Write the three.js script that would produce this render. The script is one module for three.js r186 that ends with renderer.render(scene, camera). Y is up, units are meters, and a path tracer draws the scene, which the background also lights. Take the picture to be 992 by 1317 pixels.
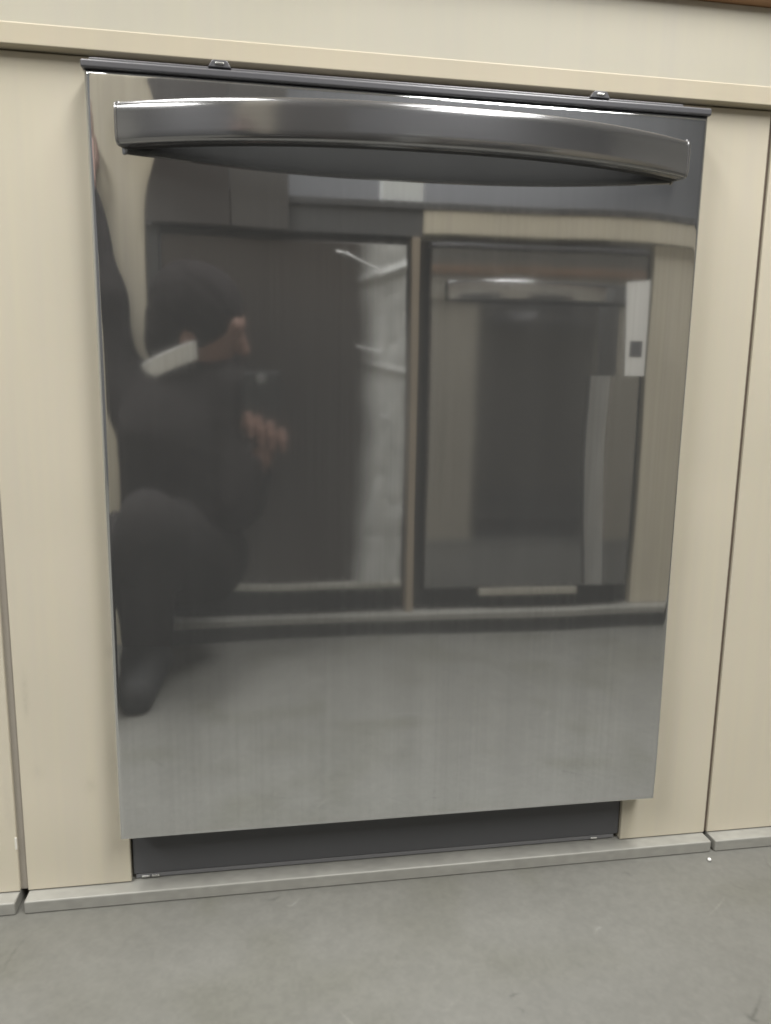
import * as THREE from 'three';
import { RoundedBoxGeometry } from 'three/addons/geometries/RoundedBoxGeometry.js';
import { MarchingCubes } from 'three/addons/objects/MarchingCubes.js';
import { mergeGeometries } from 'three/addons/utils/BufferGeometryUtils.js';
import { RectAreaLightUniformsLib } from 'three/addons/lights/RectAreaLightUniformsLib.js';

// ---------------------------------------------------------------- camera, light, exposure
const scene = new THREE.Scene();
scene.background = new THREE.Color(0, 0, 0);
const camera = new THREE.PerspectiveCamera(68.35, 771 / 1024, 0.005, 40);
camera.position.set(-0.1481, 0.5633, 0.7583);
camera.rotation.set(-0.1686, -0.1621, 0.0154, 'YXZ');
camera.focus = 1.9; camera.userData.fStop = 16;   // the phone focused on the mirrored room, so the near edges are a little soft
camera.updateMatrixWorld();
const renderer = new THREE.WebGLRenderer({ antialias: true });
renderer.setSize(771, 1024);
renderer.toneMapping = THREE.LinearToneMapping;
renderer.toneMappingExposure = 1.0;
renderer.shadowMap.enabled = true;
RectAreaLightUniformsLib.init();
const LAMP = 21.5;                       // strength of every ceiling light
const LAMP_COLOR = [1.0, 0.99, 0.95];
const LAMPS = [                        // x, z, width along x, width along z, where it hangs; all after the first are unseen, added to even the light
  [0.68, 0.75, 0.62, 1.5, 'square-cornered ceiling light panel above the right half of the aisle'],
  [-1.0, 0.55, 0.62, 1.5, 'added unseen ceiling light panel above the left end of the aisle, behind the crouching person'],
  [1.05, 2.25, 0.62, 1.5, 'added unseen ceiling light panel farthest to the right, over the counter across the aisle'],
  [-2.5, 2.05, 0.62, 1.5, 'added unseen ceiling light panel farthest to the left, over the counter across the aisle'],
];

// ---------------------------------------------------------------- helpers
function rng(seed) { let a = seed >>> 0; return () => { a = (a + 0x6D2B79F5) | 0; let t = Math.imul(a ^ (a >>> 15), 1 | a); t = (t + Math.imul(t ^ (t >>> 7), 61 | t)) ^ t; return ((t ^ (t >>> 14)) >>> 0) / 4294967296; }; }
const clamp = (x, a, b) => Math.min(b, Math.max(a, x));
const sstep = (a, b, x) => { const t = clamp((x - a) / (b - a), 0, 1); return t * t * (3 - 2 * t); };
function lattice(seed) {
  const h = (x, y) => { let n = Math.imul(x, 374761393) ^ Math.imul(y, 668265263) ^ Math.imul(seed, 1442695041); n = Math.imul(n ^ (n >>> 13), 1274126177); return ((n ^ (n >>> 16)) >>> 0) / 4294967296; };
  return (x, y, px = 0, py = 0) => {   // value noise, repeats after px, py cells if given
    const xi = Math.floor(x), yi = Math.floor(y), fx = x - xi, fy = y - yi;
    const w = (a, p) => (p ? ((a % p) + p) % p : a);
    const sx = fx * fx * (3 - 2 * fx), sy = fy * fy * (3 - 2 * fy);
    const a = h(w(xi, px), w(yi, py)), b = h(w(xi + 1, px), w(yi, py)), c = h(w(xi, px), w(yi + 1, py)), d = h(w(xi + 1, px), w(yi + 1, py));
    return a + (b - a) * sx + (c - a) * sy + (a - b - c + d) * sx * sy;
  };
}
const names = new Map();
function numbered(name) { const n = names.get(name) ?? 0; names.set(name, n + 1); return n ? `${name}_${String(n).padStart(3, '0')}` : name; }
function thing(name, label, category, at = [0, 0, 0], turn = 0, group) {
  const o = new THREE.Group(); o.name = numbered(name); scene.add(o);
  o.position.set(...at); o.rotation.y = turn; o.userData = { label, category };
  if (group) o.userData.group = group;
  return o;
}
function part(name, geo, mat, parent, label) {
  const m = new THREE.Mesh(Array.isArray(geo) ? (geo.length > 1 ? mergeGeometries(geo.map((g) => { const n = g.index ? g.toNonIndexed() : g; for (const k of Object.keys(n.attributes)) if (!['position', 'normal', 'uv'].includes(k)) n.deleteAttribute(k); return n; })) : geo[0]) : geo, mat);
  m.name = name; m.castShadow = m.receiveShadow = true; if (label) m.userData.label = label;
  parent.add(m); return m;
}
function struct(name, geo, mat) { const m = part(name, geo, mat, scene); m.userData.kind = 'structure'; return m; }
// box between corners with small rounded edges and uv in metres
function bx(x0, x1, y0, y1, z0, z1, r = 0.0015) {
  const w = x1 - x0, h = y1 - y0, d = z1 - z0, g = r > 0 ? new RoundedBoxGeometry(w, h, d, 2, Math.min(r, w / 2.1, h / 2.1, d / 2.1)) : new THREE.BoxGeometry(w, h, d);
  g.translate((x0 + x1) / 2, (y0 + y1) / 2, (z0 + z1) / 2);
  return metres(g);
}
function metres(g) {
  const p = g.attributes.position, n = g.attributes.normal, uv = new Float32Array(p.count * 2);
  for (let i = 0; i < p.count; i++) {
    const a = [Math.abs(n.getX(i)), Math.abs(n.getY(i)), Math.abs(n.getZ(i))];
    if (a[2] >= a[0] && a[2] >= a[1]) { uv[2 * i] = p.getX(i); uv[2 * i + 1] = p.getY(i); }
    else if (a[1] >= a[0]) { uv[2 * i] = p.getX(i); uv[2 * i + 1] = p.getZ(i); }
    else { uv[2 * i] = p.getZ(i); uv[2 * i + 1] = p.getY(i); }
  }
  g.setAttribute('uv', new THREE.BufferAttribute(uv, 2));
  return g;
}
// texture whose pixels are computed: fn(u 0..1, v 0..1) -> [r,g,b] sRGB 0..1; covers size metres
function tex(w, h, sizeX, sizeY, fn, srgb = true, offset = [0, 0]) {
  const d = new Uint8Array(w * h * 4);
  for (let y = 0; y < h; y++) for (let x = 0; x < w; x++) {
    const c = fn(x / w, y / h), i = 4 * (y * w + x);
    d[i] = 255 * clamp(c[0], 0, 1); d[i + 1] = 255 * clamp(c[1], 0, 1); d[i + 2] = 255 * clamp(c[2], 0, 1); d[i + 3] = 255;
  }
  const t = new THREE.DataTexture(d, w, h); t.wrapS = t.wrapT = THREE.RepeatWrapping; t.magFilter = THREE.LinearFilter; t.minFilter = THREE.LinearMipmapLinearFilter; t.generateMipmaps = true;
  if (srgb) t.colorSpace = THREE.SRGBColorSpace;
  t.repeat.set(1 / sizeX, 1 / sizeY); t.offset.set(...offset); t.needsUpdate = true;
  return t;
}
const lin = (r, g, b) => new THREE.Color().setRGB(r, g, b);
const std = (c, roughness, metalness = 0, more = {}) => new THREE.MeshStandardMaterial({ color: lin(...c), roughness, metalness, side: THREE.DoubleSide, ...more });

// ---------------------------------------------------------------- materials
const n1 = lattice(11), n2 = lattice(23), n3 = lattice(37);
const r0 = rng(5);
const scuffs = []; for (let i = 0; i < 26; i++) scuffs.push([0.30 + 0.32 * r0(), 0.08 + 0.3 * r0() * r0(), 0.002 + 0.006 * r0(), 0.006 + 0.02 * r0(), 0.25 + 0.5 * r0()]);
// pale laminate with faint upright grain; scuffs low down on the left
const laminateMap = tex(1024, 1024, 1.6, 1.6, (u, v) => {
  const grain = n1(u * 300, v * 10, 300, 10) * 0.5 + n2(u * 90, v * 5, 90, 5) * 0.5, cloud = n3(u * 9, v * 7, 9, 7) * 0.6 + n1(u * 34, v * 26, 34, 26) * 0.4;
  let s = 0.945 + 0.022 * (grain - 0.5) + 0.05 * (cloud - 0.5);
  const X = u * 1.6, Y = v * 1.6;
  let dirt = 0;
  for (const [sx, sy, a, b, k] of scuffs) { const e = ((X - sx - 0.0) / a) ** 2 + ((Y - sy) / b) ** 2; if (e < 6) dirt += k * Math.exp(-e) * (0.4 + 0.9 * n2(X * 900, Y * 300)); }
  s -= 0.09 * Math.min(dirt, 1.2);
  return [s, s * (0.992 - 0.005 * cloud), s * (0.975 - 0.02 * grain)];
}, true, [0.5, 0]);
const laminate = std([0.665, 0.627, 0.54], 0.42, 0, { map: laminateMap });
const laminateDark = std([0.60, 0.55, 0.45], 0.5, 0, { map: laminateMap });
const greyLaminate = std([0.60, 0.58, 0.51], 0.5, 0, { map: laminateMap });
const brownCore = std([0.16, 0.125, 0.10], 0.8);
const brownTrim = std([0.30, 0.25, 0.19], 0.6);
const orangeWood = std([0.42, 0.24, 0.13], 0.5);
const ledgeMap = tex(512, 512, 0.5, 0.5, (u, v) => { const s = 0.94 + 0.06 * n1(u * 60, v * 90, 60, 90) - 0.05 * n2(u * 14, v * 20, 14, 20); return [s, s, s]; });
const ledgeMat = std([0.33, 0.325, 0.30], 0.42, 0.0, { map: ledgeMap });
// worn grey floor: clouds, grime and thin scrapes
const FW = 1024, FS = 1.4;
const rs = rng(77), scrapes = [];
for (let i = 0; i < 150; i++) { const a = rs() * 6.28, l = 0.01 + 0.07 * rs() * rs(), x = rs() * FS, y = rs() * FS; scrapes.push([x, y, x + l * Math.cos(a), y + l * Math.sin(a), 0.0006 + 0.0011 * rs(), rs() < 0.62 ? -1 : 1, 0.25 + 0.75 * rs()]); }
const scr = new Float32Array(FW * FW);
for (const [ax, ay, bx_, by, w, sg, k] of scrapes) {
  const steps = 140, cx = (rs() - 0.5) * 0.012, cy = (rs() - 0.5) * 0.012;
  for (let i = 0; i <= steps; i++) {
    const t = i / steps, x = ax + (bx_ - ax) * t + cx * Math.sin(3.14 * t), y = ay + (by - ay) * t + cy * Math.sin(3.14 * t), f = k * Math.sin(3.14 * t) * (0.3 + 0.7 * n1(x * 200, y * 200));
    const px = Math.floor(x / FS * FW), py = Math.floor(y / FS * FW), rr = Math.ceil(w / FS * FW) + 1;
    for (let j = -rr; j <= rr; j++) for (let q = -rr; q <= rr; q++) {
      const d = Math.hypot(j, q) / (w / FS * FW + 0.6); if (d > 1.4) continue;
      const at = (((py + j) % FW + FW) % FW) * FW + ((px + q) % FW + FW) % FW, val = sg * f * Math.exp(-d * d * 2);
      if (Math.abs(val) > Math.abs(scr[at])) scr[at] = val;
    }
  }
}
const floorMap = tex(FW, FW, FS, FS, (u, v) => {
  const big = n1(u * 6, v * 6, 6, 6) * 0.55 + n2(u * 15, v * 15, 15, 15) * 0.45, mid = n3(u * 40, v * 40, 40, 40), fine = n2(u * 190, v * 190, 190, 190), spk = n1(u * 420, v * 420, 420, 420);
  const grime = Math.pow(clamp(n3(u * 22 + 3 * big, v * 22, 22, 22) * 1.5 - 0.55, 0, 1), 2);
  let s = 0.9 + 0.03 * (big - 0.5) + 0.02 * (mid - 0.5) + 0.04 * (fine - 0.5) + 0.04 * (spk - 0.5) - 0.07 * grime;
  s += 0.2 * scr[Math.floor(v * FW) * FW + Math.floor(u * FW)];
  return [s, s * 0.995, s * (0.965 - 0.03 * grime)];
});
const floorRough = tex(512, 512, 0.9, 0.9, (u, v) => { const s = 0.56 + 0.06 * (n2(u * 12, v * 12, 12, 12) - 0.5) + 0.1 * (n1(u * 80, v * 80, 80, 80) - 0.5); return [s, s, s]; }, false);
const floorMat = std([0.186, 0.186, 0.182], 1.0, 0, { map: floorMap, roughnessMap: floorRough });
// stainless steel with fingermarks; a diffuse share paints in the milky lens haze
const steelMap = tex(1024, 1024, 1, 1, (u, v) => { const s = 0.955 + 0.03 * (n1(u * 500, v * 6, 500, 6) - 0.5) + 0.03 * (n2(u * 40, v * 5, 40, 5) - 0.5) + 0.025 * (n3(u * 13, v * 11, 13, 11) - 0.5); return [s, s, s]; });
const steelRough = tex(1024, 1024, 1, 1, (u, v) => { const wipe = Math.pow(clamp(n1(u * 7 + 2 * n2(u * 4, v * 3, 4, 3), v * 4, 0, 4) * 1.6 - 0.6, 0, 1), 2); const s = 0.58 + 0.25 * (n2(u * 300, v * 4, 300, 4) - 0.5) + 0.35 * wipe + 0.30 * (n3(u * 9, v * 7, 9, 7) - 0.5); return [s, s, s]; }, false);
const steel = std([0.745, 0.755, 0.765], 0.07, 0.935, { map: steelMap, roughnessMap: steelRough });
const oldSteel = std([0.27, 0.268, 0.27], 0.11, 0.88, { map: steelMap, roughnessMap: steelRough });
const handleSteel = std([0.36, 0.36, 0.37], 0.15, 0.84, { map: steelMap });
const trimMat = std([0.13, 0.13, 0.142], 0.3, 0.25);
const kickMat = std([0.088, 0.089, 0.096], 0.6);
const kickLow = std([0.19, 0.19, 0.20], 0.5);
const silver = std([0.72, 0.72, 0.70], 0.28, 0.9);
const black = std([0.018, 0.018, 0.019], 0.5);
const darkGrey = std([0.05, 0.05, 0.05], 0.6);
const midGrey = std([0.085, 0.085, 0.088], 0.6);
const paper = std([0.88, 0.88, 0.87], 0.7);
const greyPrint = std([0.13, 0.13, 0.14], 0.7);

// ---------------------------------------------------------------- floor, walls, ceiling of the shop aisle
const planeXZ = (x0, x1, z0, z1, y, d) => bx(x0, x1, y - d, y, z0, z1, 0);
struct('floor', planeXZ(-4, 4, -2.1, 3.3, 0, 0.1), floorMat);
const CEIL = 2.75;
struct('ceiling', bx(-4.1, 4.1, CEIL, CEIL + 0.1, -2.2, 3.4, 0), std([0.62, 0.61, 0.57], 0.9));
const shopWall = std([0.105, 0.107, 0.116], 0.85), sideWall = std([0.36, 0.35, 0.32], 0.85);
struct('wall_back', bx(-4.1, 4.1, 0, CEIL, -2.2, -2.1, 0), std([0.5, 0.48, 0.42], 0.85));
struct('wall_front', bx(-4.1, 4.1, 0, CEIL, 3.3, 3.4, 0), shopWall);
struct('wall_left', bx(-4.1, -4, 0, CEIL, -2.1, 3.3, 0), sideWall);
struct('wall_right', bx(4, 4.1, 0, CEIL, -2.1, 3.3, 0), sideWall);
for (const [x, z, w, d, label] of LAMPS) {
  const t = thing('ceiling_light', label, 'ceiling light', [x, CEIL, z], 0, 'ceiling light panels over the aisle');
  const fr = std([0.75, 0.75, 0.73], 0.5);
  part('frame', [bx(-w / 2 - 0.03, w / 2 + 0.03, -0.05, -0.003, -d / 2 - 0.03, -d / 2), bx(-w / 2 - 0.03, w / 2 + 0.03, -0.05, -0.003, d / 2, d / 2 + 0.03), bx(-w / 2 - 0.03, -w / 2, -0.05, -0.003, -d / 2, d / 2), bx(w / 2, w / 2 + 0.03, -0.05, -0.003, -d / 2, d / 2)], fr, t);
  part('diffuser', bx(-w / 2, w / 2, -0.03, -0.01, -d / 2, d / 2, 0), new THREE.MeshStandardMaterial({ color: lin(0.8, 0.8, 0.78), roughness: 0.7, emissive: lin(1, 0.97, 0.9), emissiveIntensity: 1.6 }), t);
  const L = new THREE.RectAreaLight(lin(...LAMP_COLOR), LAMP, w - 0.02, d - 0.02);
  L.position.set(x, CEIL - 0.036, z); L.rotation.x = -Math.PI / 2; scene.add(L);
}

// ---------------------------------------------------------------- near display: three bays, their gaps, the counter above
const ZW = -0.03, ZL = -0.0122, YL = 0.0145;        // panel face, ledge front, ledge top
const UND = 0.857;                                   // underside of the counter apron
function bay(x0, x1, label, hole) {
  const t = thing('display_bay', label, 'display panel', [0, 0, 0], 0, undefined);
  const top = UND - 0.0015;
  let g;
  if (hole) {
    const s = new THREE.Shape(); s.moveTo(x0, YL + 0.001); s.lineTo(hole[0], YL + 0.001); s.lineTo(hole[0], hole[2]); s.lineTo(hole[1], hole[2]); s.lineTo(hole[1], YL + 0.001); s.lineTo(x1, YL + 0.001); s.lineTo(x1, top); s.lineTo(x0, top); s.closePath();
    g = new THREE.ExtrudeGeometry(s, { depth: 0.0165, bevelEnabled: true, bevelThickness: 0.001, bevelSize: 0.001, bevelOffset: -0.001, bevelSegments: 2 });
    g.translate(0, 0, ZW - 0.0175); g = metres(g);
  } else g = bx(x0, x1, YL + 0.001, top, ZW - 0.0185, ZW, 0.001);
  part('panel', g, laminate, t);
  part('ledge', bx(x0 + 0.0005, x1 - 0.0005, 0.0, YL, -0.30, ZL, 0.0018), ledgeMat, t);
  return t;
}
bay(-0.4055, 0.391, 'wide pale laminate display panel surrounding the big steel dishwasher, on a grey base ledge', [-0.2975, 0.279, 0.846]);
bay(-1.9, -0.4135, 'pale laminate display panel left of the dark upright gap, at the left edge', null);
bay(0.3955, 1.9, 'pale laminate display panel right of the thin brown upright gap, at the right edge', [0.63, 1.06, 0.846]);
part('edge_chip', bx(-0.0012, 0.0012, -0.007, 0.007, -0.001, 0.0006, 0.0005).translate(-0.4143, 0.072, ZW), std([0.72, 0.70, 0.64], 0.7), scene.getObjectByName('display_bay_001'), 'pale chipped spot on the panel edge by the wide gap');
{ // dark boards seen in the gaps between the bays
  const t = thing('gap_board', 'brown board down in the wide upright gap on the left', 'board', [-0.4095, 0, 0]);
  part('board', bx(-0.0039, 0.0039, YL + 0.001, UND - 0.003, ZW - 0.034, ZW - 0.004, 0), std([0.34, 0.31, 0.27], 0.7), t);
  const q = thing('gap_board', 'brown board down in the thin upright gap on the right', 'board', [0.39325, 0, 0]);
  part('board', bx(-0.0021, 0.0021, YL + 0.001, UND - 0.003, ZW - 0.034, ZW - 0.0035, 0), brownCore, q);
}
{
  const t = thing('counter', 'pale counter front along the top of the photo, above the steel dishwasher', 'counter', [0, 0, 0]);
  part('apron', bx(-1.9, 1.9, UND + 0.0170, UND + 0.093, -0.5, -0.0200, 0.0005), greyLaminate, t);
  part('lower_rail', bx(-1.9, 1.9, UND, UND + 0.0185, -0.046, -0.0190, 0.0012), laminateDark, t);
  part('countertop', bx(-1.9, 1.9, UND + 0.0935, UND + 0.12, -0.5, -0.008, 0.004), orangeWood, t, 'brown wooden counter top');
}

// ---------------------------------------------------------------- dishwasher
// the steel skin: a fine grid whose border rolls back; bend(x, y) gives the sheet's own dents and waves in metres
function skin(W, y0, y1, bend, nx, ny) {
  const R = 0.0045, dep = 0.026, side = 6;
  const line = (n, len) => { // parameter stations across one direction: [offset from centre, z]
    const a = []; const h = len / 2;
    a.push([-h, -dep]); a.push([-h, -0.012]);
    for (let i = 0; i <= side; i++) { const t = Math.PI / 2 * i / side; a.push([-h + R - R * Math.cos(t), -R + R * Math.sin(t)]); }
    for (let i = 1; i < n; i++) a.push([-h + R + (len - 2 * R) * i / n, 0]);
    for (let i = side; i >= 0; i--) { const t = Math.PI / 2 * i / side; a.push([h - R + R * Math.cos(t), -R + R * Math.sin(t)]); }
    a.push([h, -0.012]); a.push([h, -dep]);
    return a;
  };
  const X = line(nx, W), Y = line(ny, y1 - y0), yc = (y0 + y1) / 2, P = [], UV = [], I = [];
  for (const [dy, zy] of Y) for (const [dx, zx] of X) {
    const x = dx, y = yc + dy, z = Math.min(zx, zy) + bend(x, y);
    P.push(x, y, z); UV.push(x, y);
  }
  const w = X.length;
  for (let j = 0; j + 1 < Y.length; j++) for (let i = 0; i + 1 < w; i++) { const a = j * w + i; I.push(a, a + 1, a + w + 1, a, a + w + 1, a + w); }
  const g = new THREE.BufferGeometry();
  g.setAttribute('position', new THREE.Float32BufferAttribute(P, 3)); g.setAttribute('uv', new THREE.Float32BufferAttribute(UV, 2)); g.setIndex(I); g.computeVertexNormals();
  return g;
}
// bar handle bowed outwards: rounded-rectangle section swept along x
function bowHandle(half, yc, hgt, thick, zEnd, bow, drop = 0) {
  const N = 72, S = [];
  const hy = hgt / 2, hz = thick / 2;                        // S holds [z, y]
  for (let i = 0; i < 44; i++) { const a = 2 * Math.PI * i / 44, c = Math.cos(a), q = Math.sin(a); S.push([hz * Math.sign(c) * Math.pow(Math.abs(c), 0.36), hy * Math.sign(q) * Math.pow(Math.abs(q), 0.42)]); }
  const P = [], UV = [], I = [], m = S.length;
  for (let j = 0; j <= N; j++) {
    const t = -1 + 2 * j / N, x = half * t, zc = zEnd + bow * (1 - Math.pow(Math.abs(t), 2.4));
    const sl = -bow * 2.4 * Math.pow(Math.abs(t), 1.4) * Math.sign(t) / half, c = 1 / Math.hypot(1, sl);
    for (const [z, y] of S) { P.push(x - z * sl * c, yc + y + drop * t, zc + z * c - thick / 2); UV.push(y * 2, x); }
  }
  for (let j = 0; j < N; j++) for (let i = 0; i < m; i++) { const a = j * m + i, b = j * m + (i + 1) % m; I.push(a, b, a + m, b, b + m, a + m); }
  const g = new THREE.BufferGeometry();
  g.setAttribute('position', new THREE.Float32BufferAttribute(P, 3)); g.setAttribute('uv', new THREE.Float32BufferAttribute(UV, 2)); g.setIndex(I); g.computeVertexNormals();
  const caps = [];
  for (const s of [-1, 1]) {
    const j = s < 0 ? 0 : N, sh = new THREE.Shape(S.map(([z, y]) => new THREE.Vector2(z, y)));
    const c = new THREE.ExtrudeGeometry(sh, { depth: 0.0012, bevelEnabled: true, bevelThickness: 0.0008, bevelSize: 0.0008, bevelSegments: 2 });
    const sl = -bow * 2.4 * s / half;
    c.rotateY(Math.PI / 2); // x = depth, z = -section z
    c.scale(1, 1, 1);
    const p = c.attributes.position; for (let i = 0; i < p.count; i++) { p.setZ(i, -p.getZ(i)); }
    const idx = []; for (let i = 0; i < p.count; i += 3) idx.push(i, i + 2, i + 1); c.setIndex(idx); c.computeVertexNormals();
    if (s < 0) c.translate(-0.0012, 0, 0);
    c.rotateY(-Math.atan(sl));
    c.translate(half * s, yc + drop * s, zEnd - thick / 2);
    caps.push(metres(c.toNonIndexed()));
  }
  return [g, caps];
}
const wn = lattice(91), wm = lattice(57);
const B0 = 0.086, B1 = 0.8345;                      // door bottom and top
function dentedSheet(x, y) {
  const l = x + 0.3015, r = 0.3015 - x, v = (y - B0) / (B1 - B0);
  const edge = sstep(0, 0.02, l) * sstep(0, 0.02, r) * sstep(0, 0.02, y - B0) * sstep(0, 0.02, B1 - y);
  let z = 0.00036 * (wn(x * 9 + 40, y * 6) - 0.5) * edge + 0.00005 * (wm(x * 22 + 9, y * 12) - 0.5) * edge;   // oil-canning
  z += 0.0011 * (1 - Math.exp(-l / 0.028)) * sstep(0.15, 0.75, v);                                            // the left border is pulled back, most near the top
  z += 0.0012 * (1 - Math.exp(-r / 0.03)) * sstep(0.1, 0.6, v) * 0.5;
  z -= 0.0009 * Math.exp(-(((x + 0.268) / 0.022) ** 2 + ((y - 0.79) / 0.035) ** 2));                          // dent by the handle's left end
  z -= 0.0004 * Math.exp(-(((x + 0.281) / 0.006) ** 2 + ((y - 0.112) / 0.006) ** 2));                         // small dent low on the left
  const u = y - B0;                                                                                           // shallow outward bow of the lower part
  z += 0.0042 * (1 - sstep(0.02, 0.40, u)) * sstep(-0.10, 0.06, u);
  return z;
}
function dishwasher(label, at, turn, o) {
  const metal = o.metal ?? steel;
  const t = thing('dishwasher', label, 'dishwasher', at, turn), W = o.W, y0 = o.y0, y1 = o.y1, h = W / 2;
  part('door', skin(W, y0, y1, o.bend, o.nx, o.ny), metal, t);
  part('tub', bx(-h + 0.028, h - 0.028, y0 + 0.002, y1 + 0.001, -0.42, -0.0265, 0.003), black, t);
  const trim = part('top_trim', [bx(-h - 0.002, h + 0.0015, y1 + 0.0003, y1 + 0.0073, -0.030, 0.0032, 0.0018), bx(-h + 0.004, h - 0.026, y1 + 0.0076, y1 + 0.0115, -0.030, -0.004, 0.0012)], trimMat, t);
  if (o.handle) {
    const [g, caps] = bowHandle(...o.handle);
    const hd = part('handle', g, handleSteel, t);
    const [hf, yc, hh, th, ze, bo, dr] = o.handle;
    part('added_dark_back', bowHandle(hf * 0.992, yc, hh + 0.0008, 0.0125, ze - th + 0.0118, bo * 0.995, dr)[0], black, hd);  // black back added to darken the handle's reflection in the door
    for (const c of caps) part('end_cap', c, handleSteel, hd);
    for (const s of [-1, 1]) part('handle_post', bx(s * o.handle[0] * 0.94 - 0.012, s * o.handle[0] * 0.94 + 0.012, o.handle[1] - 0.011 + s * (o.handle[6] ?? 0), o.handle[1] + 0.011 + s * (o.handle[6] ?? 0), -0.002, 0.012, 0.002), handleSteel, hd);
  }
  return t;
}
const main = dishwasher('large stainless steel dishwasher with bowed bar handle, filling the middle of the photo', [0, 0, 0], 0,
  { W: 0.603, y0: B0, y1: B1, bend: dentedSheet, nx: 230, ny: 280, handle: [0.2685, 0.7875, 0.0355, 0.020, 0.0185, 0.0465, 0.001] });
{
  for (const x of [-0.183, 0.1837]) {
    const s = new THREE.Shape(); s.moveTo(-0.0095, 0); s.lineTo(-0.0068, 0.0042); s.quadraticCurveTo(-0.006, 0.0052, -0.0045, 0.0052); s.lineTo(0.0045, 0.0052); s.quadraticCurveTo(0.006, 0.0052, 0.0068, 0.0042); s.lineTo(0.0095, 0); s.closePath();
    const g = new THREE.ExtrudeGeometry(s, { depth: 0.006, bevelEnabled: true, bevelThickness: 0.0006, bevelSize: 0.0006, bevelSegments: 2 });
    g.translate(x, B1 + 0.0098, -0.0052);
    const b = part('mounting_clip', metres(g), trimMat, main);
    part('screw', new THREE.CapsuleGeometry(0.0011, 0.006, 4, 10).rotateZ(Math.PI / 2).translate(x, B1 + 0.0125, 0.0016), silver, b);
  }
  part('toe_kick', bx(-0.2958, 0.2775, 0.0215, B0 + 0.004, -0.060, -0.0335, 0.0012), kickMat, main);
  part('toe_kick_lip', bx(-0.2935, 0.2725, YL + 0.0012, 0.021, -0.060, -0.0345, 0.001), kickLow, main);
  for (const x of [-0.283, -0.272, 0.2462]) {
    part('clip', bx(x - 0.0042, x + 0.0042, YL + 0.0026, YL + 0.0046, -0.0346, -0.0326, 0.0006), silver, main);
  }
  part('paint_chip', new THREE.SphereGeometry(0.0011, 10, 8).scale(1, 1, 0.4).translate(-0.2917, 0.1102, 0.0002), silver, main, 'tiny bright chip low on the left of the door');
}

const next = dishwasher('narrow steel dishwasher in the next bay, seen twice mirrored inside the right mirrored dishwasher', [0.845, 0, 0], 0,
  { W: 0.43, y0: B0, y1: B1, bend: (x, y) => 0.0004 * (wn(x * 5 + 70, y * 4 + 3) - 0.5), nx: 40, ny: 50, metal: oldSteel, handle: [0.18, 0.7875, 0.0355, 0.020, 0.0185, 0.0465] });
part('toe_kick', bx(-0.2, 0.2, YL + 0.0012, B0 + 0.004, -0.060, -0.0335, 0.0012), kickMat, next);

// ---------------------------------------------------------------- far side of the aisle, seen mirrored in the steel
const ZF = 0.95;
{
  const t = thing('opposite_bay', 'pale laminate display front across the aisle, seen mirrored in the steel door', 'display panel', [0, 0, ZF]);
  part('side_panel', bx(0.765, 2.4, 0.05, 0.892, 0.012, 0.04), laminate, t);
  part('post', bx(0.181, 0.200, 0.05, 0.885, -0.005, 0.03), brownTrim, t);
  part('post', bx(-0.399, -0.370, 0.05, 0.885, -0.005, 0.03), darkGrey, t);
  part('backing', bx(-0.369, 0.764, 0.05, 0.885, 0.035, 0.05, 0), darkGrey, t);
  part('apron', bx(0.206, 2.4, 0.893, 0.943, -0.002, 0.55), laminate, t);
  part('countertop', bx(-0.385, 2.4, 0.9435, 0.960, -0.004, 0.55), midGrey, t);
  part('apron', bx(-0.385, 0.2055, 0.886, 0.943, 0.0, 0.55), midGrey, t);
  part('ledge', bx(-0.4, 2.4, 0.034, 0.0495, -0.025, 0.5), ledgeMat, t);
  part('base', bx(-0.4, 2.4, 0.0, 0.0335, -0.018, 0.5, 0), darkGrey, t);
}
{
  const t = thing('end_panel', 'tall cream panel behind the crouching person, mirrored at the left of the door', 'panel', [-0.72, 0, ZF]);
  part('panel', bx(0.12, 0.318, 0, 1.75, 0.0, 0.03), laminate, t);
}
{
  const t = thing('added_dark_board', 'added tall dark board above the wrapped appliance, darkening the upper left of the mirrored view', 'board', [-0.245, 0, ZF]);  // added: stands in for the dark background and hides the counter line
  const m = std([0.062, 0.056, 0.055], 0.5);
  part('panel', bx(-0.155, 0.035, 0.8865, 1.75, -0.012, -0.0055), m, t);
  part('panel', bx(0.036, 0.155, 0.8865, 1.75, -0.014, -0.0055), std([0.085, 0.08, 0.078], 0.5), t);
}
const flatBend = (x, y) => 0.0004 * (wn(x * 5 + 9, y * 4 + 3) - 0.5);
const right = dishwasher('smaller steel dishwasher with a white tag, mirrored in the right half of the door', [0.486, 0, ZF], Math.PI,
  { W: 0.515, y0: 0.10, y1: 0.867, bend: flatBend, nx: 40, ny: 50, metal: oldSteel, handle: [0.215, 0.771, 0.042, 0.0165, 0.016, 0.045] });
part('toe_kick', bx(-0.24, 0.24, 0.05, 0.097, -0.033, -0.02), black, right);
const left = thing('wrapped_appliance', 'dark grey appliance under clear plastic film, mirrored in the left half of the door', 'appliance', [-0.098, 0, ZF], Math.PI);
part('door', skin(0.535, 0.125, 0.868, flatBend, 40, 50), std([0.085, 0.076, 0.072], 0.3, 0.6), left);
part('toe_kick', bx(-0.25, 0.25, 0.05, 0.12, -0.033, -0.02), black, left);
part('edge_strip', bx(-0.2675, 0.2, 0.108, 0.124, -0.02, 0.004, 0.003), std([0.45, 0.44, 0.40], 0.3, 0.5), left);
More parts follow.
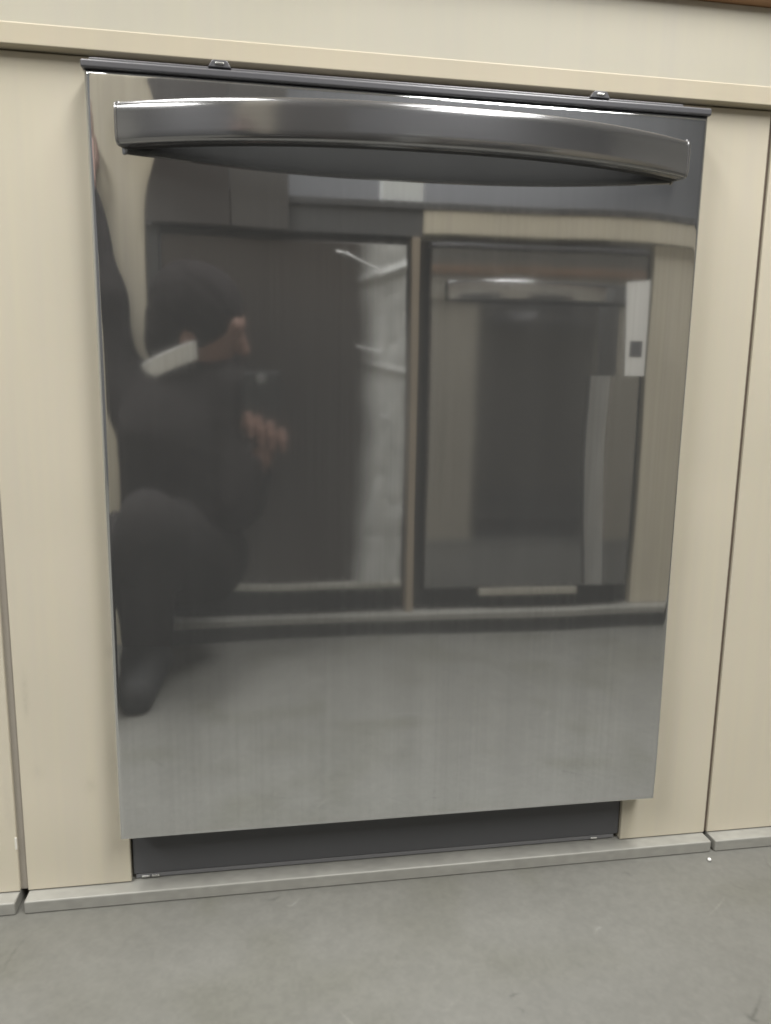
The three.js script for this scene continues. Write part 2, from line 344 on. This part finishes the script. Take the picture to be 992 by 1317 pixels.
const filmSheenFade = tex(128, 256, 1, 1, (u, v) => { const s = 0.78 * (1 - sstep(0.45, 1, u + 0.16 * (n1(v * 9, 2) - 0.5))) * (0.82 + 0.18 * n2(u * 7, v * 22)); return [s, s, s]; }, false);
{ // loose film over the near edge of the wrapped appliance, its pale fade standing in for door sheen (its own x runs the other way)
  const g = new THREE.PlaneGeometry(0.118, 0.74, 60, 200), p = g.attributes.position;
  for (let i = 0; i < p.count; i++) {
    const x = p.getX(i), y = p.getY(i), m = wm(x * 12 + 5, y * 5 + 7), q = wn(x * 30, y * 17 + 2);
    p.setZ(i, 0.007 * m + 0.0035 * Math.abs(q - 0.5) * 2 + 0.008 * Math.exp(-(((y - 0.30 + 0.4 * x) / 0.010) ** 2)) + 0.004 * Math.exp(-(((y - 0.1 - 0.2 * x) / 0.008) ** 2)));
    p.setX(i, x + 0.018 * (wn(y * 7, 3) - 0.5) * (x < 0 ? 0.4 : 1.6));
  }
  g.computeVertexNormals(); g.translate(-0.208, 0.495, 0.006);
  part('film_with_sheen', g, new THREE.MeshPhysicalMaterial({ color: lin(0.62, 0.63, 0.62), roughness: 0.22, transparent: true, alphaMap: filmSheenFade, side: THREE.DoubleSide }), left);
}
{ // twisted, shiny folds of the film and, on the right unit, a pale strip added for a mirrored sliver
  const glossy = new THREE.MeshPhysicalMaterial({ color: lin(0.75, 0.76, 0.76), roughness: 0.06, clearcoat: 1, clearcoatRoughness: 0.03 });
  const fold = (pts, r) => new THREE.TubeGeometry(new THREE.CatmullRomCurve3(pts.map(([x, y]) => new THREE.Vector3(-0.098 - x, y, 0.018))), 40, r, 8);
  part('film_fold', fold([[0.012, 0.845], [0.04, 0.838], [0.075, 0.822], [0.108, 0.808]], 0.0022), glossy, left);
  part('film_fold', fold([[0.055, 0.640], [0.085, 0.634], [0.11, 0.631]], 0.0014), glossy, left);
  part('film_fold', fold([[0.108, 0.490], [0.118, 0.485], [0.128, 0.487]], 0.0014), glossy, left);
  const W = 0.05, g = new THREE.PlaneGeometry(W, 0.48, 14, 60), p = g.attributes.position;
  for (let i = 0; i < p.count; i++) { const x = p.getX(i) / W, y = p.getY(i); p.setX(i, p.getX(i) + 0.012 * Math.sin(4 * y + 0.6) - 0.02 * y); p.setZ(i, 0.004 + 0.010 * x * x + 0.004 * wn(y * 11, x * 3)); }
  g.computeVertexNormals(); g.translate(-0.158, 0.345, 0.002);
  part('added_sliver', g, new THREE.MeshPhysicalMaterial({ color: lin(0.42, 0.42, 0.41), roughness: 0.25, transparent: true, opacity: 0.6, side: THREE.DoubleSide }), right);
  part('bottom_strip', bx(-0.115, 0.12, 0.082, 0.098, -0.02, 0.004, 0.002), std([0.40, 0.38, 0.33], 0.4), right);
}
{
  const t = thing('hang_tag', 'white paper tag with a grey square, hanging on the mirrored right dishwasher', 'tag', [0.688, 0.80, 0.878], Math.PI);
  const sh = new THREE.Shape(); sh.moveTo(-0.024, 0); sh.lineTo(0.030, -0.006); sh.lineTo(0.021, -0.215); sh.lineTo(-0.027, -0.215); sh.closePath();
  part('paper', metres(new THREE.ExtrudeGeometry(sh, { depth: 0.0012, bevelEnabled: false })), paper, t);
  part('printed_square', bx(-0.016, 0.014, -0.172, -0.136, 0.0013, 0.0016, 0), greyPrint, t);
}
{
  const t = thing('carton', 'small white carton on the counter across the aisle, mirrored near the top of the door', 'carton', [0.166, 0.961, ZF + 0.03]);
  part('box', bx(-0.046, 0.044, 0, 0.055, 0, 0.05), std([0.6, 0.62, 0.62], 0.6), t);
  part('lid', bx(-0.047, 0.045, 0.0553, 0.062, -0.001, 0.051), std([0.6, 0.62, 0.62], 0.6), t);
}

// ---------------------------------------------------------------- the person with the phone, crouching on the left of the aisle (seen mirrored only)
const V = (x, y, z) => [x, y, z];
function caps(list) { // list of [a, b, ra, rb]; returns distance with smooth union
  return (k) => (x, y, z) => {
    let d = 1e9;
    for (const [a, b, ra, rb] of list) {
      const bx0 = b[0] - a[0], by0 = b[1] - a[1], bz0 = b[2] - a[2], px = x - a[0], py = y - a[1], pz = z - a[2];
      const t = clamp((px * bx0 + py * by0 + pz * bz0) / (bx0 * bx0 + by0 * by0 + bz0 * bz0 + 1e-12), 0, 1);
      const e = Math.hypot(px - t * bx0, py - t * by0, pz - t * bz0) - (ra + (rb - ra) * t);
      const h = Math.max(k - Math.abs(d - e), 0) / k;
      d = Math.min(d, e) - h * h * k * 0.25;
    }
    return d;
  };
}
const ell = (c, r) => (x, y, z) => { const q = Math.hypot((x - c[0]) / r[0], (y - c[1]) / r[1], (z - c[2]) / r[2]); return (q - 1) * Math.min(...r); };
const smin = (a, b, k) => { const h = Math.max(k - Math.abs(a - b), 0) / k; return Math.min(a, b) - h * h * k * 0.25; };
function polygonise(f, c, half, res) {
  const mc = new MarchingCubes(res, new THREE.MeshStandardMaterial(), false, false, 400000);
  mc.isolation = 0; const s = res, hs = s / 2;
  for (let k = 0; k < s; k++) for (let j = 0; j < s; j++) for (let i = 0; i < s; i++) mc.field[k * s * s + j * s + i] = -f(c[0] + (i - hs) / hs * half, c[1] + (j - hs) / hs * half, c[2] + (k - hs) / hs * half);
  mc.update();
  const n = mc.count, P = new Float32Array(n * 3), N = new Float32Array(n * 3), e = half / res * 0.5;
  for (let i = 0; i < n; i++) {
    const x = c[0] + mc.positionArray[3 * i] * half, y = c[1] + mc.positionArray[3 * i + 1] * half, z = c[2] + mc.positionArray[3 * i + 2] * half;
    P.set([x, y, z], 3 * i);
    const v = new THREE.Vector3(f(x + e, y, z) - f(x - e, y, z), f(x, y + e, z) - f(x, y - e, z), f(x, y, z + e) - f(x, y, z - e)).normalize();
    N.set([v.x, v.y, v.z], 3 * i);
  }
  const g = new THREE.BufferGeometry();
  g.setAttribute('position', new THREE.BufferAttribute(P, 3)); g.setAttribute('normal', new THREE.BufferAttribute(N, 3));
  return metres(g);
}
{
  const who = thing('person', 'crouching person in dark jacket holding a black phone, mirrored left in the door', 'person', [0, 0, 0]);
  const skinM = std([0.20, 0.115, 0.09], 0.7), dull = (c) => new THREE.MeshPhysicalMaterial({ color: lin(...c), roughness: 1, specularIntensity: 0.15, side: THREE.DoubleSide }), jacketM = dull([0.026, 0.023, 0.023]), jeansM = dull([0.022, 0.020, 0.020]), hairM = dull([0.020, 0.017, 0.017]), shoeM = std([0.014, 0.014, 0.015], 0.8);
  const J = {
    hip: V(-0.345, 0.225, 0.82), chest: V(-0.345, 0.45, 0.825), neck: V(-0.31, 0.565, 0.83), head: V(-0.276, 0.664, 0.825),
    shR: V(-0.235, 0.535, 0.835), elR: V(-0.205, 0.33, 0.80), wrR: V(-0.150, 0.405, 0.785),
    shL: V(-0.458, 0.525, 0.85), elL: V(-0.498, 0.72, 0.865), wrL: V(-0.565, 0.95, 0.885),
    knR: V(-0.36, 0.30, 0.60), anR: V(-0.375, 0.075, 0.72), knL: V(-0.50, 0.27, 0.57), anL: V(-0.50, 0.075, 0.70),
    hpR: V(-0.29, 0.22, 0.83), hpL: V(-0.42, 0.22, 0.83),
  };
  const skeleton = [[J.hip, J.chest, 0.085, 0.095], [J.chest, J.neck, 0.09, 0.05], [J.neck, J.head, 0.05, 0.045], [J.shR, J.shL, 0.05, 0.05],
    [J.shR, J.elR, 0.045, 0.036], [J.elR, J.wrR, 0.036, 0.024], [J.shL, J.elL, 0.045, 0.036], [J.elL, J.wrL, 0.036, 0.024],
    [J.hpR, J.knR, 0.075, 0.052], [J.knR, J.anR, 0.05, 0.036], [J.hpL, J.knL, 0.075, 0.052], [J.knL, J.anL, 0.05, 0.036]];
  const bodyD = caps(skeleton)(0.035);
  const bodyG = polygonise(bodyD, V(-0.35, 0.52, 0.76), 0.6, 96);
  // head with a face turned to the phone (towards +x, down, and the door)
  const fw = new THREE.Vector3(0.93, -0.28, -0.05).normalize(), up = new THREE.Vector3(-0.05, 0.97, -0.24), rt = new THREE.Vector3().crossVectors(fw, up).normalize(); up.crossVectors(rt, fw);
  const H = new THREE.Vector3(...J.head);
  const toHead = (f) => (x, y, z) => { const v = new THREE.Vector3(x, y, z).sub(H); return f(v.dot(rt), v.dot(up), v.dot(fw)); };  // right, up, forward
  const face = (a, b, c) => {
    let d = ell(V(0, 0.03, -0.012), V(0.074, 0.088, 0.094))(a, b, c);
    d = smin(d, ell(V(0, -0.035, 0.024), V(0.054, 0.070, 0.058))(a, b, c), 0.03);
    d = smin(d, ell(V(0, -0.082, 0.052), V(0.024, 0.020, 0.022))(a, b, c), 0.02);
    d = smin(d, caps([[V(0, 0.022, 0.082), V(0, -0.016, 0.102), 0.007, 0.012]])(0.01)(a, b, c), 0.014);
    d = smin(d, caps([[V(-0.032, 0.034, 0.074), V(0.032, 0.034, 0.074), 0.010, 0.010]])(0.01)(a, b, c), 0.016);
    for (const s of [-1, 1]) { d = smin(d, ell(V(s * 0.074, 0.0, -0.004), V(0.008, 0.03, 0.018))(a, b, c), 0.006); const eye = ell(V(s * 0.031, 0.012, 0.086), V(0.015, 0.009, 0.012))(a, b, c); d = Math.max(d, -eye - 0.001); }
    d = smin(d, caps([[V(-0.018, -0.046, 0.078), V(0.018, -0.046, 0.078), 0.006, 0.006]])(0.01)(a, b, c), 0.006);
    return smin(d, caps([[V(-0.016, -0.055, 0.075), V(0.016, -0.055, 0.075), 0.007, 0.007]])(0.01)(a, b, c), 0.006);
  };
  const headG = polygonise(toHead(face), V(...J.head), 0.14, 72);
  // hands: right one folded round the phone, left one resting on the cream panel
  const hand = (chains, palm) => { const pf = caps(palm)(0.012), ff = chains.map((c) => caps(c)(0.003)); return (x, y, z) => { let d = pf(x, y, z); for (const f of ff) d = smin(d, f(x, y, z), 0.005); return d; }; };
  const finger = (a, b, c, e, r) => [[a, b, r, r * 0.94], [b, c, r * 0.94, r * 0.88], [c, e, r * 0.88, r * 0.76]];
  const rightHand = hand([
    finger(V(-0.178, 0.47, 0.778), V(-0.172, 0.49, 0.764), V(-0.168, 0.472, 0.7605), V(-0.166, 0.452, 0.7608), 0.0085),
    finger(V(-0.160, 0.452, 0.782), V(-0.153, 0.482, 0.766), V(-0.148, 0.462, 0.7600), V(-0.146, 0.436, 0.7602), 0.0088),
    finger(V(-0.142, 0.444, 0.782), V(-0.130, 0.472, 0.766), V(-0.127, 0.452, 0.7602), V(-0.126, 0.428, 0.7604), 0.0084),
    finger(V(-0.126, 0.436, 0.780), V(-0.108, 0.458, 0.767), V(-0.106, 0.442, 0.7610), V(-0.106, 0.424, 0.7612), 0.0072),
    finger(V(-0.172, 0.43, 0.792), V(-0.186, 0.45, 0.788), V(-0.178, 0.476, 0.7855), V(-0.168, 0.494, 0.7850), 0.0098)],
  [[J.wrR, V(-0.166, 0.452, 0.788), 0.021, 0.013], [J.wrR, V(-0.134, 0.442, 0.788), 0.021, 0.012], [V(-0.152, 0.42, 0.788), V(-0.148, 0.448, 0.788), 0.016, 0.013]]);
  const rightG = polygonise(rightHand, V(-0.147, 0.443, 0.78), 0.075, 60);
  const L0 = J.wrL, leftHand = hand([0, 1, 2, 3].map((i) => { const x = L0[0] - 0.03 + i * 0.02, y = L0[1] + 0.085 - 0.006 * Math.abs(i - 1.4), l = [0.026, 0.03, 0.028, 0.022][i], s = (i - 1.5) * 0.006; return finger(V(x, y, 0.926), V(x + s, y + l, 0.932), V(x + 1.8 * s, y + l * 1.8, 0.936), V(x + 2.4 * s, y + l * 2.5, 0.939), 0.0088 - 0.0006 * (i === 3)); }).concat([finger(V(L0[0] + 0.03, L0[1] + 0.03, 0.91), V(L0[0] + 0.052, L0[1] + 0.055, 0.92), V(L0[0] + 0.064, L0[1] + 0.08, 0.932), V(L0[0] + 0.07, L0[1] + 0.098, 0.937), 0.0098)]),
    [[L0, V(L0[0] - 0.024, L0[1] + 0.085, 0.924), 0.022, 0.013], [L0, V(L0[0] + 0.024, L0[1] + 0.083, 0.924), 0.022, 0.013], [L0, V(L0[0], L0[1] + 0.085, 0.924), 0.02, 0.013]]);
  const leftG = polygonise(leftHand, V(L0[0], L0[1] + 0.075, 0.92), 0.12, 72);
  part('body', [bodyG, headG, rightG, leftG], skinM, who);
  // clothes: shells a little outside the body, cut off cleanly
  const grow = (k, o) => caps(skeleton.map(([a, b, ra, rb]) => [a, b, ra + o, rb + o]))(k);
  const coat = caps([[J.hip, J.chest, 0.115, 0.125], [J.chest, J.neck, 0.115, 0.058], [J.shR, J.shL, 0.064, 0.056], [J.shR, J.elR, 0.060, 0.050], [J.elR, J.wrR, 0.050, 0.034], [J.shL, J.elL, 0.060, 0.050], [J.elL, J.wrL, 0.050, 0.036]])(0.05);
  const wrinkle = (x, y, z) => 0.0035 * (wn(x * 26 + z * 9, y * 38 + x * 6) - 0.5);
  const neckCut = (x, y, z) => Math.hypot(x + 0.296, y - 0.655, z - 0.825) - 0.062;
  const wristR = (x, y, z) => Math.hypot(x - J.wrR[0], y - J.wrR[1], z - J.wrR[2]) - 0.034, wristL = (x, y, z) => y - (J.wrL[1] - 0.012);
  part('jacket', polygonise((x, y, z) => Math.max(coat(x, y, z) + wrinkle(x, y, z), -neckCut(x, y, z), -wristR(x, y, z), wristL(x, y, z), 0.14 - y, z - 0.945), V(-0.35, 0.56, 0.78), 0.5, 100), jacketM, who);
  const legs = caps([[J.hpR, J.hpL, 0.10, 0.10], [J.hpR, J.knR, 0.092, 0.066], [J.knR, J.anR, 0.064, 0.050], [J.hpL, J.knL, 0.092, 0.066], [J.knL, J.anL, 0.064, 0.050]])(0.03);
  part('trousers', polygonise((x, y, z) => Math.max(legs(x, y, z) + wrinkle(x, y, z), y - 0.29 - 10 * Math.max(0, 0.72 - z), 0.06 - y), V(-0.4, 0.24, 0.72), 0.36, 84), jeansM, who);
  const shoe = (an) => (x, y, z) => Math.max(caps([[V(an[0], 0.055, an[2] + 0.03), V(an[0], 0.05, an[2] - 0.03), 0.042, 0.044], [V(an[0], 0.05, an[2] - 0.03), V(an[0], 0.03, an[2] - 0.15), 0.046, 0.036]])(0.02)(x, y, z), 0.001 - y);
  for (const an of [J.anR, J.anL]) part('shoe', polygonise(shoe(an), V(an[0], 0.06, an[2] - 0.06), 0.15, 60), shoeM, who);
  const hair = toHead((a, b, c) => Math.max(smin(ell(V(0, 0.034, -0.016), V(0.086, 0.094, 0.098))(a, b, c), ell(V(0, -0.03, -0.055), V(0.072, 0.07, 0.055))(a, b, c), 0.03) + 0.004 * (wn(a * 60, b * 60 + c * 30) - 0.5), -ell(V(0, -0.058, 0.092), V(0.075, 0.062, 0.074))(a, b, c)));
  part('hair', polygonise(hair, V(...J.head), 0.15, 72), hairM, who);
  const cl = (x, y, z) => { const q = Math.hypot(x + 0.318, (z - 0.828) * 0.95) ; return Math.max(Math.abs(q - 0.073 - 0.25 * (y - 0.575)) - 0.005, Math.abs(y - 0.602 - 0.38 * (x + 0.318)) - 0.019, x + 0.272); };
  part('shirt_collar', polygonise(cl, V(-0.318, 0.59, 0.828), 0.12, 64), paper, who, 'white shirt collar above the dark jacket');
}
{
  const t = thing('phone', 'black phone held up by the crouching person, mirrored in the left half of the door', 'phone', [-0.148, 0.50, 0.7755], 0);
  part('case', new RoundedBoxGeometry(0.074, 0.152, 0.009, 3, 0.004).translate(0, 0, 0), black, t);
  part('screen', bx(-0.034, 0.034, -0.071, 0.071, 0.0046, 0.0050, 0), std([0.02, 0.02, 0.025], 0.1), t);
  part('camera_ring', new THREE.TorusGeometry(0.006, 0.0012, 8, 24).translate(0, 0.063, -0.0048), silver, t);
}

// ---------------------------------------------------------------- small things
{
  const t = thing('white_bead', 'tiny white bead on the floor by the right-hand gap in the ledge', 'bead', [0.3785, 0.0021, 0.004]);
  const g = new THREE.SphereGeometry(0.0021, 16, 12); const p = g.attributes.position; for (let i = 0; i < p.count; i++) { const k = 1 + 0.12 * (wn(p.getX(i) * 900, p.getY(i) * 900 + p.getZ(i) * 700) - 0.5); p.setXYZ(i, p.getX(i) * k, p.getY(i) * k, p.getZ(i) * k); } g.computeVertexNormals();
  part('bead', g, paper, t);
}

scene.traverse((o) => { if (o.isMesh) { o.castShadow = o.receiveShadow = true; } });
renderer.render(scene, camera);
